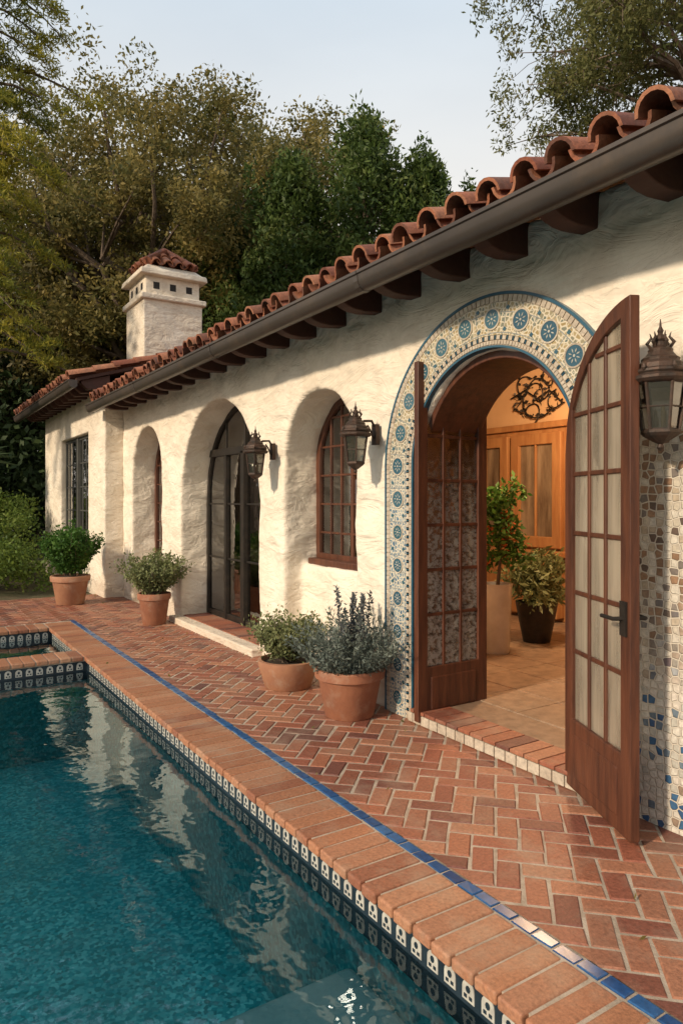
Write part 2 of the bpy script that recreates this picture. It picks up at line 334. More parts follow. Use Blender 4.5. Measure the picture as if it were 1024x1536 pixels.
dp=wall.modifiers.new('d','DISPLACE'); dp.texture=tx; dp.strength=.045; dp.mid_level=.5; dp.texture_coords='GLOBAL'
dg=bpy.context.evaluated_depsgraph_get(); me=bpy.data.meshes.new_from_object(wall.evaluated_get(dg))
wall.modifiers.clear(); wall.data=me
for c in (co,co2): bpy.data.objects.remove(c)
# other walls
ow=MB()
ow.box(3.7,8.8,-2.2,-1.9,-.1,3.3); ow.box(3.7,6.99,11.4,11.7,-.1,3.28); ow.box(8.5,8.8,-1.9,11.7,-.1,3.6)
ow.prism([(3.2,3.26),(8.8,3.26),(6.6,4.35)],-2.2,-1.95,lambda w,d,z:(w,d,z))
ow.obj('rear_walls',PL,house)
# wing
wg=MB(); wg.box(2.9,7.0,11.72,17,-.1,3.52); wg.prism([(2.9,3.5),(7.0,3.5),(4.95,4.12)],11.72,17,lambda w,d,z:(w,d,z))
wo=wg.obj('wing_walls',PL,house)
cw=MB(); cw.box(2.8,3.15,12.85,15.25,.97,2.8); cwo=cw.obj('c3',PL)
b=wo.modifiers.new('bo','BOOLEAN'); b.operation='DIFFERENCE'; b.object=cwo; b.solver='EXACT'
dg=bpy.context.evaluated_depsgraph_get(); me=bpy.data.meshes.new_from_object(wo.evaluated_get(dg)); wo.modifiers.clear(); wo.data=me; bpy.data.objects.remove(cwo)
bv=wo.modifiers.new('b','BEVEL'); bv.width=.03; bv.segments=3; bv.limit_method='ANGLE'
# interior
it=MB(); it.box(7.0,7.1,-1.9,11.4,0,4.3); it.obj('interior_back_wall',INW,house)
it=MB(); it.box(3.705,7.0,11.3,11.395,0,3.5); it.box(3.705,3.72,-1.9,DC-DR-.02,.1,3.3); it.box(3.705,3.72,DC+DR+.02,4.78,.1,3.3); it.box(3.705,7,-1.9,-1.85,.1,3.5); it.obj('interior_side_walls',INW,house)
it=MB(); y=-1.9
while y<11.3:
    x=3.7
    while x<7:
        it.box(x+.004,min(x+.446,7),y+.004,min(y+.446,11.3),.05,.1); x+=.45
    y+=.45
it.obj('interior_floor_tiles',STONEF,house,bevel=.004)
it=MB(); it.box(3.7,7,-1.9,11.3,.0,.094); it.obj('floor_grout',MORTAR,house)
# roof deck
def slopeprism(mb,pts,y0,y1): mb.prism(pts,y0,y1,lambda w,d,z:(w,d,z))
SL=.33
dk=MB(); slopeprism(dk,[(2.74,3.13),(6.6,3.13+3.86*SL),(6.6,3.18+3.86*SL),(2.74,3.17)],-2.4,11.70)
slopeprism(dk,[(6.6,3.13+3.86*SL),(9.2,3.55),(9.2,3.6),(6.6,3.18+3.86*SL)],-2.4,11.70)
dk.obj('roof_deck',WOODB,house)
dk=MB(); slopeprism(dk,[(2.42,3.47),(4.95,4.24),(4.95,4.29),(2.42,3.52)],11.5,17.4); slopeprism(dk,[(4.95,4.24),(7.5,3.47),(7.5,3.52),(4.95,4.29)],11.5,17.4); dk.obj('wing_roof_deck',WOODB,house)
# rafters
rf=MB(); y=-2.05
while y<11.6:
    q=random.uniform(-.008,.008)
    rf.prism([(3.27,3.07),(3.04,3.045+q),(2.96,3.05+q),(2.90,3.065+q),(2.85,3.09),(2.83,3.115),(2.83,3.15),(3.27,3.285)],y,y+.115,lambda w,d,z:(w,d,z)); y+=.5+random.uniform(-.012,.012)
rf.obj('rafter_tails',WOODB,house,bevel=.008)
rf=MB(); y=11.55
while y<17.3:
    rf.prism([(2.95,3.40),(2.6,3.36),(2.5,3.45),(2.5,3.5),(2.95,3.62)],y,y+.13,lambda w,d,z:(w,d,z)); y+=.45
rf.obj('wing_rafter_tails',WOODB,house,bevel=.008)
# gutters
def gutter(name,x,z,y0,y1):
    gm=MB(); o=[];i=[]
    prof=[(x-.012,z+.125),(x-.012,z+.105),(x,z+.1),(x+.004,z+.06),(x+.02,z+.02),(x+.05,z+.0),(x+.1,z+.005),(x+.13,z+.03),(x+.13,z+.125)]
    gm.prism(prof,y0,y1,lambda w,d,zz:(w,d,zz)); gm.obj(name,GUT,house,smooth=True)
    gj=MB(); yy=y0+1.1
    while yy<y1: 
        gj.prism([(a+(-.004 if a<x+.06 else .004),b-.003) for a,b in prof],yy,yy+.05,lambda w,d,zz:(w,d,zz)); yy+=2.6
    gj.obj(name+'_joints',GUT,house)
gutter('gutter',2.62,3.015,-2.4,11.78); gutter('wing_gutter',2.3,3.36,11.48,17.4)
# barrel tiles
def tiles(mb,O,A,U,ncol,nrow,pw=.24,ln=.42,r0=.078):
    O=Vector(O);A=Vector(A).normalized();U=Vector(U).normalized();N=A.cross(U)
    if N.z<0: N=-N
    def arc(base,dirs,r,sgn,th,n=8,ph=0):
        return [base+A*(math.cos(math.pi*k/n)*(r))+N*(sgn*math.sin(math.pi*k/n)*r*1.0) for k in range(n+1)]
    for c in range(ncol):
        for kind in (0,1):
            for rw in range(nrow):
                jx=random.uniform(-.014,.014); jy=random.uniform(-.03,.03); jz=random.uniform(-.006,.010); jr=random.uniform(-.004,.004)
                if kind==0: ra,rb,sg,lift=r0+.01+jr,r0,+1,.062
                else: ra,rb,sg,lift=r0+.006,r0+.004,-1,.08
                cen=O+A*((c+.5*(kind))*pw+jx)
                s0=rw*ln*.86-(.0 if kind==0 else -.02)+jy
                B0=cen+U*s0+N*(lift+.022+jz); B1=cen+U*(s0+ln)+N*(lift+jz)
                n=8; th=.017
                vs=arc(B0,A,ra,sg,0,n)+arc(B0,A,ra-th,sg,0,n)+arc(B1,A,rb,sg,0,n)+arc(B1,A,rb-th,sg,0,n)
                m=n+1; fs=[]
                for k in range(n):
                    fs.append((k,k+1,2*m+k+1,2*m+k)); fs.append((m+k+1,m+k,3*m+k,3*m+k+1))
                    fs.append((k+1,k,m+k,m+k+1)); fs.append((2*m+k,2*m+k+1,3*m+k+1,3*m+k))
                fs.append((0,m,3*m,2*m)); fs.append((n,2*m+n,3*m+n,m+n))
                mb.add(vs,fs)
rt=MB(); tiles(rt,(2.66,-2.35,3.13),(0,1,0),(1,0,SL),58,11); rt.obj('roof_tiles',ROOFT,house,smooth=True)
rt=MB(); tiles(rt,(9.2,-2.35,3.6),(0,1,0),(-1,0,.31),58,7); 
ru=MB(); ru.tube([(6.6,-2.4+.4*i,4.50+(.015 if i%2 else 0)) for i in range(36)],.11,12); rt.obj('rear_roof_tiles',ROOFT,house,smooth=True); ru.obj('ridge_tiles',ROOFT,house,smooth=True)
rt=MB(); tiles(rt,(2.34,11.52,3.47),(0,1,0),(1,0,.305),25,7); tiles(rt,(7.56,11.52,3.47),(0,1,0),(-1,0,.305),25,7); rt.obj('wing_roof_tiles',ROOFT,house,smooth=True)
ru=MB(); ru.tube([(4.95,11.45+.4*i,4.36+(.015 if i%2 else 0)) for i in range(16)],.11,12); ru.obj('wing_ridge_tiles',ROOFT,house,smooth=True)
# chimney
ch=MB(); cx,cy=4.22,12.7
def sq(mb,h,z0,z1,h2=None):
    h2=h if h2 is None else h2
    mb.add([(cx-h,cy-h,z0),(cx+h,cy-h,z0),(cx+h,cy+h,z0),(cx-h,cy+h,z0),(cx-h2,cy-h2,z1),(cx+h2,cy-h2,z1),(cx+h2,cy+h2,z1),(cx-h2,cy+h2,z1)],[(0,3,2,1),(4,5,6,7),(0,1,5,4),(1,2,6,5),(2,3,7,6),(3,0,4,7)])
sq(ch,.54,3.5,5.15); sq(ch,.60,5.13,5.23); sq(ch,.5,5.2,5.58); sq(ch,.62,5.56,5.67,.6); sq(ch,.57,5.66,5.78,.44)
ch.obj('chimney',PL,house,bevel=.025,seg=3)
cv=MB()
for k in (-.3,0,.3):
    cv.box(cx-.504,cx-.45,cy+k-.055,cy+k+.055,5.34,5.46); cv.box(cx+k-.055,cx+k+.055,cy-.504,cy-.45,5.34,5.46)
cv.obj('chimney_vents',M('vent_shade',(.015,.012,.01)),house)  # dark blocks stand in for the shade inside the vent holes
ct=MB()
for sx,sy in((1,0),(-1,0),(0,1),(0,-1)):
    A=Vector((-sy,sx,0)); I=Vector((-sx,-sy,0))
    for k,(off,n) in enumerate(((-.3,1),(-.1,2),(.1,2),(.3,1))):
        tiles(ct,Vector((cx,cy,5.74))-I*.47+A*(off*1.0),A,I*1+Vector((0,0,.72)),1,n,pw=.2,ln=.32,r0=.07)
for sx,sy in((1,1),(-1,1),(1,-1),(-1,-1)):
    p0=Vector((cx+sx*.44,cy+sy*.44,5.82)); p1=Vector((cx,cy,6.2)); ct.tube([p0.lerp(p1,t) for t in(0,.33,.66,1)],[.085,.075,.075,.07],10)
sq(ct,.4,5.75,6.08,.05)
ct.obj('chimney_cap_tiles',ROOFT,house,smooth=True)
# ---------------------------------------------------------------- windows & doors
def bars(mb,mg,fm,w0,w1,z0,T,fw,cols,rows,th=.045,mt=.02,bottom=None,nseg=26,ver=None):
    ws=[w0+(w1-w0)*i/nseg for i in range(nseg+1)]
    out=[(w0,z0)]+[(w,T(w)) for w in ws]+[(w1,z0)]
    wi=[w0+fw+(w1-w0-2*fw)*i/nseg for i in range(nseg+1)]
    def Ti(w):
        return min(T(w)-fw*1.0, 99)
    zb=z0+(bottom or fw)
    inn=[(w0+fw,zb)]+[(w,max(zb+.01,Ti(w))) for w in wi]+[(w1-fw,zb)]
    mb.strip(out,inn,-th/2,th/2,fm,closed=True)
    for c in range(1,cols):
        w=w0+fw+(w1-w0-2*fw)*c/cols; mb.rect(w-mt/2,w+mt/2,zb-.01,Ti(w)+.02,-th*.3,th*.3,fm)
    for z in rows:
        ok=[w for w in wi if Ti(w)>z+.01]
        if len(ok)>1: mb.rect(ok[0]-.005,ok[-1]+.005,z-mt/2,z+mt/2,-th*.26,th*.26,fm)
    mg.prism([(w0+fw*.6,zb-.01)]+[(w1-fw*.6,zb-.01)]+[(w,max(zb,Ti(w)+.01)) for w in reversed(wi)],-.003,.003,fm)
def archwin(name,mat,X,y0,y1,z0,spring,fw,cols,rows,mt=.02,th=.06):
    mb=MB();mg=MB();fm=wallfm(X); c=(y0+y1)/2;r=(y1-y0)/2;n=28
    out=[(y1,z0)]+[(c+r*math.cos(math.pi*i/n),spring+r*math.sin(math.pi*i/n)) for i in range(n+1)]+[(y0,z0)]
    ri=r-fw
    inn=[(y1-fw,z0+fw)]+[(c+ri*math.cos(math.pi*i/n),spring+ri*math.sin(math.pi*i/n)) for i in range(n+1)]+[(y0+fw,z0+fw)]
    mb.strip(out,inn,-th/2,th/2,fm,closed=True)
    Ti=lambda y: spring+math.sqrt(max(0,ri*ri-(y-c)**2))
    for k in range(1,cols):
        w=y0+fw+(y1-y0-2*fw)*k/cols; q=mt*(2 if (cols%2==0 and k==cols//2) else 1); mb.rect(w-q/2,w+q/2,z0+fw-.01,Ti(w)+.01,-th*.3,th*.3,fm)
    for z in rows:
        hw=ri if z<=spring else math.sqrt(max(0,ri*ri-(z-spring)**2))
        mb.rect(c-hw-.005,c+hw+.005,z-mt/2,z+mt/2,-th*.26,th*.26,fm)
    mg.prism(inn,-.003,.003,fm)
    mb.obj(name+'_frame',mat,house,bevel=.003,seg=1); mg.obj(name+'_glass',GLASS,house)
archwin('niche_window',WOOD,3.60,4.79,6.06,1.0,1.97,.075,6,[1.28,1.56,1.84,2.12,2.4])
s=MB(); s.box(3.46,3.66,4.82,6.03,.965,1.03); s.obj('niche_window_sill',WOOD,house,bevel=.01)
archwin('far_window',WOOD,3.60,9.74,11.21,.65,1.98,.075,6,[.95,1.25,1.55,1.85,2.15,2.4])
archwin('arched_doorway',IRON,3.60,6.60,8.98,.08,1.62,.07,4,[2.2,1.55,.85],mt=.022)
s=MB(); s.box(3.55,3.65,7.74,7.84,.08,2.2); s.box(3.55,3.65,6.66,8.92,2.17,2.26); s.box(3.56,3.64,8.3,8.36,.08,2.2); s.obj('doorway_mullions',IRON,house,bevel=.004)
CUR=M('linen_curtain',(.6,.46,.31),(.5,.38,.25),.9,ns=6)
def curtain(name,x,y0,y1,z0,z1):
    mb=MB(); n=int((y1-y0)/.02); vs=[]
    for i in range(n+1):
        y=y0+(y1-y0)*i/n; dx=.025*math.sin(i*1.1)+.01*math.sin(i*.37); vs+=[(x+dx,y,z0),(x+dx,y,z1)]
    mb.add(vs,[(2*i,2*i+2,2*i+3,2*i+1) for i in range(n)]); mb.obj(name,CUR,house,smooth=True,recalc=False)
curtain('curtain_panel',3.76,8.2,9.1,.12,2.75); curtain('curtain_panel',3.76,5.45,6.15,.9,2.6); curtain('curtain_panel',3.76,10.5,11.25,.6,2.7); curtain('curtain_panel',3.76,6.5,6.95,.12,2.6)
s=MB(); s.box(3.07,3.7,6.5,9.05,-.02,.075); s.obj('doorway_step',PL,house,bevel=.015)
s=MB(); y=6.64
while y<8.9: s.box(3.22,3.56,y,y+.115,.06,.085); y+=.12
s.obj('doorway_tread',BRICK,house,bevel=.004)
# wing window
mb=MB();mg=MB(); fm=wallfm(3.02)
bars(mb,mg,fm,12.85,15.25,.97,lambda w:2.8,.06,8,[1.4,1.85,2.3],mt=.025,nseg=2); mb.box(2.97,3.06,14.0,14.1,1.0,2.78)
mb.obj('wing_window_frame',M('window_paint',(.06,.06,.055),(.08,.08,.07),.5),house,bevel=.003,seg=1); mg.obj('wing_window_glass',GLASS,house)
s=MB(); s.box(3.12,3.14,12.86,15.24,.98,2.79); s.obj('wing_window_blind',M('blind',(.12,.11,.1)),house)
# main doorway frame: deep timber lining
mb=MB(); fm=wallfm(3.37); n=36; r=DR+.012; ri=DR-.045
out=[(DC+r,.1)]+[(DC+r*math.cos(math.pi*i/n),DS+r*math.sin(math.pi*i/n)) for i in range(n+1)]+[(DC-r,.1)]
inn=[(DC+ri,.1)]+[(DC+ri*math.cos(math.pi*i/n),DS+ri*math.sin(math.pi*i/n)) for i in range(n+1)]+[(DC-ri,.1)]
mb.strip(out,inn,-.125,.36,fm); mb.obj('door_frame',WOOD,house,bevel=.006)
def leaf(name,O,D,W,T,fw=.085,extra=False,gm=None):
    e=empty(name,(O[0],O[1],0),house); D=Vector((D[0],D[1],0)).normalized(); Nn=Vector((-D.y,D.x,0)); Ov=Vector((O[0],O[1],0))
    fm=lambda w,d,z: tuple(Ov+D*w+Nn*d+Vector((0,0,z)))
    mb=MB();mg=MB(); bars(mb,mg,fm,0,W,.03,T,fw,3,[.78,1.1,1.42,1.74,2.06,2.33],th=.048,mt=.024,bottom=.38,nseg=30)
    if extra: mb.rect(W-fw+.004,W+.004,.035,2.56,-.022,.022,fm)
    mb.obj('frame',WOOD,e,bevel=.004,seg=1); mg.obj('glass',gm,e)
    p=MB(); p.rect(fw+.03,W-fw-.03,.1,.34,-.03,.03,fm); p.obj('bottom_panel',WOOD,e,bevel=.012)
    return e,fm
Wd=.66
e,fm=leaf('door_leaf',(3.11,3.885),(1,0),Wd,lambda w: 1.84+.74*math.sqrt(max(0,1-(w/Wd)**2)),extra=True,gm=G_REFL)
Wr=.70
e,fm=leaf('door_leaf_right',(3.165,2.60),(-.30,-.60),Wr,lambda w: 1.84+.70*math.sqrt(max(0,1-(1-w/Wr)**2)),gm=G_CREAM)
h=MB(); h.rect(Wr-.075,Wr-.02,.97,1.13,-.035,.035,fm); h.tube([fm(Wr-.05,.03,1.05),fm(Wr-.05,.08,1.05),fm(Wr-.15,.085,1.05)],.01,8); h.tube([fm(Wr-.05,-.03,1.05),fm(Wr-.05,-.08,1.05),fm(Wr-.15,-.085,1.05)],.01,8); h.obj('handle',IRON,e,smooth=True)
# threshold
s=MB(); s.box(3.15,3.7,DC-DR-.05,DC+DR+.03,-.02,.075); s.obj('threshold_core',MORTAR,house)
s=MB(); y=DC-DR-.04
while y<DC+DR: s.box(3.135,3.149,y+.003,min(y+.085,DC+DR+.03),.005,.07); y+=.09
s.obj('threshold_riser_tiles',WHITET,house,bevel=.003)
s=MB(); y=DC-DR+.0
while y<DC+DR-.01: s.box(3.13,3.40,y+.004,min(y+.11,DC+DR),.076,.1); y+=.115
s.obj('threshold_bricks',BRICK,house,bevel=.004)
s=MB(); s.box(3.402,3.7,DC-DR,DC+DR,.074,.096); s.obj('threshold_slab',STONEF,house,bevel=.004)
# tile surround
L1=DS; 
def ring(sv,r,arcR=.9):
    La=math.pi*arcR
    if sv<L1: return (DC+r,sv)
    if sv<L1+La:
        a=(sv-L1)/arcR; return (DC+r*math.cos(a),DS+r*math.sin(a))
    return (DC-r,DS-(sv-L1-La))
LT=2*L1+math.pi*.9
def band(name,mat,r0,r1,x0,x1,uv=False,n=150):
    mb=MB(); ss=[LT*i/n for i in range(n+1)]
    mb.strip([ring(q,r1) for q in ss],[ring(q,r0) for q in ss],x0,x1,F0)
    o=mb.obj(name,mat,house)
    if uv:
        ul=o.data.uv_layers.new(name='UVMap')
        for lp in o.data.loops:
            i=lp.vertex_index; sv=ss[i//4]; k=i%4; ul.data[lp.index].uv=(sv,(r1 if k in(0,3) else r0))
    return o
X0=3.166
band('tile_surround',surround_mat(),.80,1.0,X0,3.24,True)
band('surround_border',BLUEB,1.045,1.062,X0-.004,3.24); band('surround_grout',MORTAR,.735,1.046,X0+.004,3.235)
band('surround_inner_border',BLUEB,.722,.736,X0-.003,3.235)
mb=MB(); mbb=MB()
def rowt(mb,ra,rb,step,gap,ph=0.):
    q=0.01+ph
    while q<LT-step:
        a,b=ring(q+gap,ra),ring(q+step-gap,ra); c,d=ring(q+step-gap,rb),ring(q+gap,rb)
        mb.prism([a,b,c,d],X0-.002,3.23,F0); q+=step
rowt(mb,.742,.765,.030,.003); rowt(mb,.771,.797,.060,.004); rowt(mbb,.771,.797,.060,.018,.03); rowt(mb,1.004,1.041,.035,.004); mb.obj('surround_small_tiles',WHITET,house); mbb.obj('surround_blue_tiles',BLUEB,house)
md=MB(); mr_=MB(); mc=MB(); q=.13
while q<LT:
    c=ring(q,.9); sc=1.0 if q>1.5 else .85; nn=24
    md.prism([(c[0]+.062*sc*math.cos(a*math.pi/12),c[1]+.062*sc*math.sin(a*math.pi/12)) for a in range(24)],X0-.004,3.2,F0)
    mr_.strip([(c[0]+.070*sc*math.cos(a*math.pi/12),c[1]+.070*sc*math.sin(a*math.pi/12)) for a in range(24)],[(c[0]+.060*sc*math.cos(a*math.pi/12),c[1]+.060*sc*math.sin(a*math.pi/12)) for a in range(24)],X0-.006,3.2,F0,closed=True)
    for a in range(8):
        an=a*math.pi/4+q*3; ca,sa=math.cos(an),math.sin(an); f=lambda r_,t_:(c[0]+sc*(r_*ca-t_*sa),c[1]+sc*(r_*sa+t_*ca))
        mc.prism([f(.016,0),f(.03,-.004),f(.044,0),f(.03,.004)],X0-.006,3.2,F0)
    mc.prism([(c[0]+.008*math.cos(t*math.pi/4),c[1]+.008*math.sin(t*math.pi/4)) for t in range(8)],X0-.006,3.2,F0)
    for rr in(.835,.965):
        k=ring(q+.123,rr); md.prism([(k[0]+.016,k[1]),(k[0],k[1]+.016),(k[0]-.016,k[1]),(k[0],k[1]-.016)],X0-.003,3.2,F0)
    q+=.246
md.obj('medallion_discs',TEALT,house); mr_.obj('medallion_rims',WHITET,house); mc.obj('medallion_petals',WHITEG,house)
# mosaic panel
s=MB(); s.box(3.160,3.22,-2.2,DC-1.07,0,1.93); s.obj('mosaic_wall_panel',mosaic_mat(),house)
s=MB(); z=.02
while z<1.9: s.box(3.154,3.2,DC-1.10,DC-1.072,z,z+.05); z+=.056
s.obj('mosaic_edge_tiles',WHITET,house)
# ---------------------------------------------------------------- interior furnishings
cab=empty('glazed_cabinet',(6.9,6.55,.1)); mb=MB();mg=MB(); fm=wallfm(6.86)
mb.box(6.9,6.99,5.7,7.5,.1,2.5); mb.box(6.84,6.99,5.64,7.56,2.5,2.58); mb.box(6.72,6.99,5.64,7.56,.9,.97)
for a,b_ in((5.74,6.56),(6.62,7.46)):
    mb.strip([(a,1.0),(b_,1.0),(b_,2.44),(a,2.44)],[(a+.14,1.14),(b_-.14,1.14),(b_-.14,2.3),(a+.14,2.3)],-.03,.04,fm,closed=True)
    m_=(a+b_)/2; mb.box(6.835,6.87,m_-.015,m_+.015,1.13,2.31); mb.box(6.76,6.9,a,b_,.15,.86)
mb.obj('cabinet_body',CAB,cab,bevel=.01)
for a,b_ in((5.74,6.56),(6.62,7.46)): mg.box(6.875,6.895,a+.13,b_-.13,1.13,2.31)
mg.obj('cabinet_glass',M('cabinet_glass',(.10,.065,.04),(.30,.22,.14),.12,ns=2,stretch=(1,4,.6)),cab)
wr=empty('iron_wall_scrollwork',(6.95,6.22,2.9)); mb=MB()
LP=[]
for (sy,sz,ang,dirn,rad) in ((-.05,.05,.3,1,.20),(.18,.12,2.4,-1,.17),(-.26,-.05,3.6,1,.15),(.08,-.2,5.0,-1,.18),(.28,-.08,1.2,1,.13),(-.2,.2,2.0,-1,.14),(0,.0,4.0,1,.3)):
    pts=[]
    for t in range(30):
        a=ang+dirn*t*.26; r_=rad*(1-t/34)
        pts.append((6.94-.02*math.sin(t*.4),6.22+sy*1.1+r_*math.cos(a),2.93+sz+r_*math.sin(a)))
        if t%6==0: LP.append(clump(pts[-1],(.02,.04,.04),4))
    mb.tube(pts,[.010]*24+[.007]*6,5)
mb.tube([(6.94,5.8,2.8),(6.93,6.0,2.98),(6.93,6.2,2.9),(6.93,6.4,3.03),(6.94,6.65,2.95)],.012,5)
mb.obj('scrolls',IRON,wr,smooth=True); leaves('metal_leaves',np.concatenate(LP),.065,IRON,.55,parent=wr)
def pot(name,c,prof,mat,soil_z,soil_r,parent=None,wob=0):
    e=empty(name,c,parent); mb=MB(); mb.lathe(prof,c,wob=wob); mb.obj('pot',mat,e,smooth=True,recalc=False)
    s=MB(); s.lathe([(soil_r,soil_z-.02),(soil_r,soil_z)],c); s.obj('soil',SOIL,e); return e
e=pot('potted_citrus_tree',(5.0,4.98,.1),[(.11,0),(.12,.02),(.145,.64),(.155,.68),(.13,.68),(.125,.62)],M('white_ceramic',(.6,.56,.5),(.5,.46,.4),.3),.63,.12)
mb=MB(); mb.tube([(5,4.98,.7),(5.02,4.96,1.0),(4.98,4.98,1.3)],[.02,.015,.01]); mb.obj('stem',BARK,e)
P=np.concatenate([clump((5+random.uniform(-.12,.12),4.98+random.uniform(-.15,.15),1.0+.07*i),(.16,.16,.13),110) for i in range(11)]); leaves('foliage',P,.07,L_GREEN,.5,parent=e)
P=np.concatenate([clump((5+random.uniform(-.15,.15),4.98+random.uniform(-.15,.15),1.0+.05*i),(.05,.05,.05),18) for i in range(10)]); leaves('flowers',P,.045,L_FLO,.8,parent=e)
e=pot('potted_fern',(5.75,5.15,.1),[(.14,0),(.2,.3),(.22,.42),(.2,.42),(.18,.36)],IRON,.38,.18)
P=np.concatenate([clump((5.75+random.uniform(-.22,.22),5.15+random.uniform(-.22,.22),.75+random.uniform(-.15,.2)),(.2,.2,.15),160) for i in range(14)]); leaves('foliage',P,.09,L_SAGE,.3,parent=e)
pl=empty('pendant_lamp',(5.3,4.6,3.2)); mb=MB(); mb.tube([(5.3,4.6,3.9),(5.3,4.6,3.2)],.01); mb.lathe([(.05,.2),(.22,.0),(.21,-.0),(.04,.18)],(5.3,4.6,3.0)); mb.obj('shade',IRON,pl)
mb=MB(); mb.lathe([(.01,-.05),(.045,-.02),(.045,.03),(.01,.06)],(5.3,4.6,3.03),16); mb.obj('bulb',emis('bulb_glow',(1,.6,.25),20),pl)
ld=bpy.data.lights.new('lamp_light','POINT'); ld.energy=330; ld.color=(1,.64,.36); ld.shadow_soft_size=.15; lo=bpy.data.objects.new('lamp_light',ld); lo.location=(5.3,4.6,2.9); scn.collection.objects.link(lo); fin(lo,pl)
# ---------------------------------------------------------------- lanterns
def lantern(name,y,z,sc=1.0):
    x=2.98; e=empty(name,(x,y,z)); mb=MB(); c=(x,y,z); S=sc
    def L(p): return [(a*S,b*S) for a,b in p]
    def hexr(prof,n=6): mb.lathe(L(prof),c,n)
    hexr([(.03,-.03),(.07,-.005),(.082,.008),(.082,.02),(.07,.028)]); hexr([(.1,.222),(.118,.228),(.13,.24),(.13,.252),(.112,.262),(.12,.272),(.118,.282),(.10,.29)],12)
    hexr([(.10,.285),(.095,.31),(.078,.325),(.08,.335),(.065,.345),(.05,.365),(.052,.375),(.03,.392),(.022,.41)],12)
    hexr([(.012,.40),(.028,.42),(.02,.435),(.010,.445),(.014,.458),(.006,.475),(.002,.51)],10); hexr([(.004,-.07),(.016,-.055),(.010,-.04),(.032,-.028)],10)
    for k in range(6):
        a=math.pi*k/3; ca,sa=math.cos(a),math.sin(a)
        mb.tube([(x+.074*ca*S,y+.074*sa*S,z+.02*S),(x+.105*ca*S,y+.105*sa*S,z+.24*S)],.0075*S,5)
        mb.tube([(x+.04*ca*S,y+.04*sa*S,z+.385*S),(x+.055*ca*S,y+.055*sa*S,z+.405*S),(x+.036*ca*S,y+.036*sa*S,z+.43*S),(x+.043*ca*S,y+.043*sa*S,z+.45*S)],[.008*S,.009*S,.006*S,.002*S],5)
        mb.lathe([(.006*S,0),(.012*S,.012*S),(.004*S,.03*S)],(x+.118*ca*S,y+.118*sa*S,z+.275*S),6)
    for zz in (.12,):
        rr=.075+.03*zz/.22; mb.tube([(x+rr*S*math.cos(math.pi*k/3),y+rr*S*math.sin(math.pi*k/3),z+zz*S) for k in range(7)],.004*S,4)
    mb.box(3.15,3.185,y-.03,y+.03,z+.16,z+.32)
    mb.tube([(3.17,y,z+.28),(3.13,y,z+.345),(3.06,y,z+.34),(x+.03,y,z+.31)],.011,6); mb.tube([(3.17,y,z+.2),(3.14,y,z+.22),(3.12,y,z+.27),(3.09,y,z+.31)],.008,6)
    mb.obj('frame',BRONZE,e,bevel=.002,seg=1)
    gb=MB(); gb.lathe(L([(.07,.022),(.099,.238)]),c,6); gb.obj('glass',LGLASS,e)
    cb=MB()
    for k in range(3): cb.lathe(L([(.009,.02),(.009,.12-.02*k),(.003,.135-.02*k)]),(x+.022*math.cos(k*2.1),y+.022*math.sin(k*2.1),z),8)
    cb.obj('candles',M('wax',(.5,.43,.32)),e)
lantern('wall_lantern',4.46,1.87,.95); lantern('wall_lantern',6.22,1.84,.95); lantern('wall_lantern',1.93,1.90,1.05)
# ---------------------------------------------------------------- patio, pool
pat=empty('brick_patio',(2.6,5,0))
def brick(mb,cx,cy,ax,ay,l,w,zt,dep=.03,be=.006):
    ax,ay=Vector(ax),Vector(ay); c=Vector((cx,cy,0)); zt+=random.uniform(-.002,.002); vs=[]
    tl=[random.uniform(-.001,.001) for _ in range(4)]; jc=[(random.uniform(-.003,.003),random.uniform(-.003,.003)) for _ in range(4)]
    for (i,z) in ((0,-dep),(0,-be),(be,0)):
        for k,(sx,sy) in enumerate(((-1,-1),(1,-1),(1,1),(-1,1))):
            p=c+ax*(sx*(l/2-i)+jc[k][0])+ay*(sy*(w/2-i)+jc[k][1]); vs.append((p.x,p.y,zt+z+tl[k]))
    fs=[(8,9,10,11)]
    for k in range(4):
        j=(k+1)%4; fs+=[(k,j,4+j,4+k),(4+k,4+j,8+j,8+k)]
    mb.add(vs,fs)
def herring(name,x0,x1,y0,y1,skip=None):
    mb=MB(); Wb=.110; c45=math.sqrt(.5); ex=Vector((c45,c45,0)); ey=Vector((-c45,c45,0)); n=int((abs(y1)+abs(x0)+20)/Wb)
    for a in range(-n,n):
        for b in range(-n,n):
            k=(a-b)%4
            if k==0: p=(a+1.0,b+.5); A,B=ex,ey
            elif k==3: p=(a+.5,b+1.0); A,B=ey,ex
            else: continue
            P=ex*(p[0]*Wb)+ey*(p[1]*Wb)
            if not(x0-.2<P.x<x1+.2 and y0-.2<P.y<y1+.2): continue
            j=random.uniform(-.03,.03); A2=(A+B*j*.5).normalized(); B2=(B-A*j*.5).normalized()
            brick(mb,P.x+random.uniform(-.0015,.0015),P.y+random.uniform(-.0015,.0015),A2,B2,2*Wb-.010-random.uniform(0,.005),Wb-.009-random.uniform(0,.005),0)
    me=bpy.data.meshes.new(name); me.from_pydata(mb.v,[],mb.f); bm=bmesh.new(); bm.from_mesh(me)
    for co,no in(((x0,0,0),(-1,0,0)),((x1,0,0),(1,0,0)),((0,y0,0),(0,-1,0)),((0,y1,0),(0,1,0))):
        bmesh.ops.bisect_plane(bm,geom=bm.verts[:]+bm.edges[:]+bm.faces[:],plane_co=co,plane_no=no,clear_outer=True)
    bmesh.ops.recalc_face_normals(bm,faces=bm.faces)
    for f in bm.faces:
        if f.normal.z<-.3: f.normal_flip()
    bm.to_mesh(me); bm.free(); me.materials.append(BRICK)
    o=bpy.data.objects.new(name,me); scn.collection.objects.link(o); fin(o,pat)
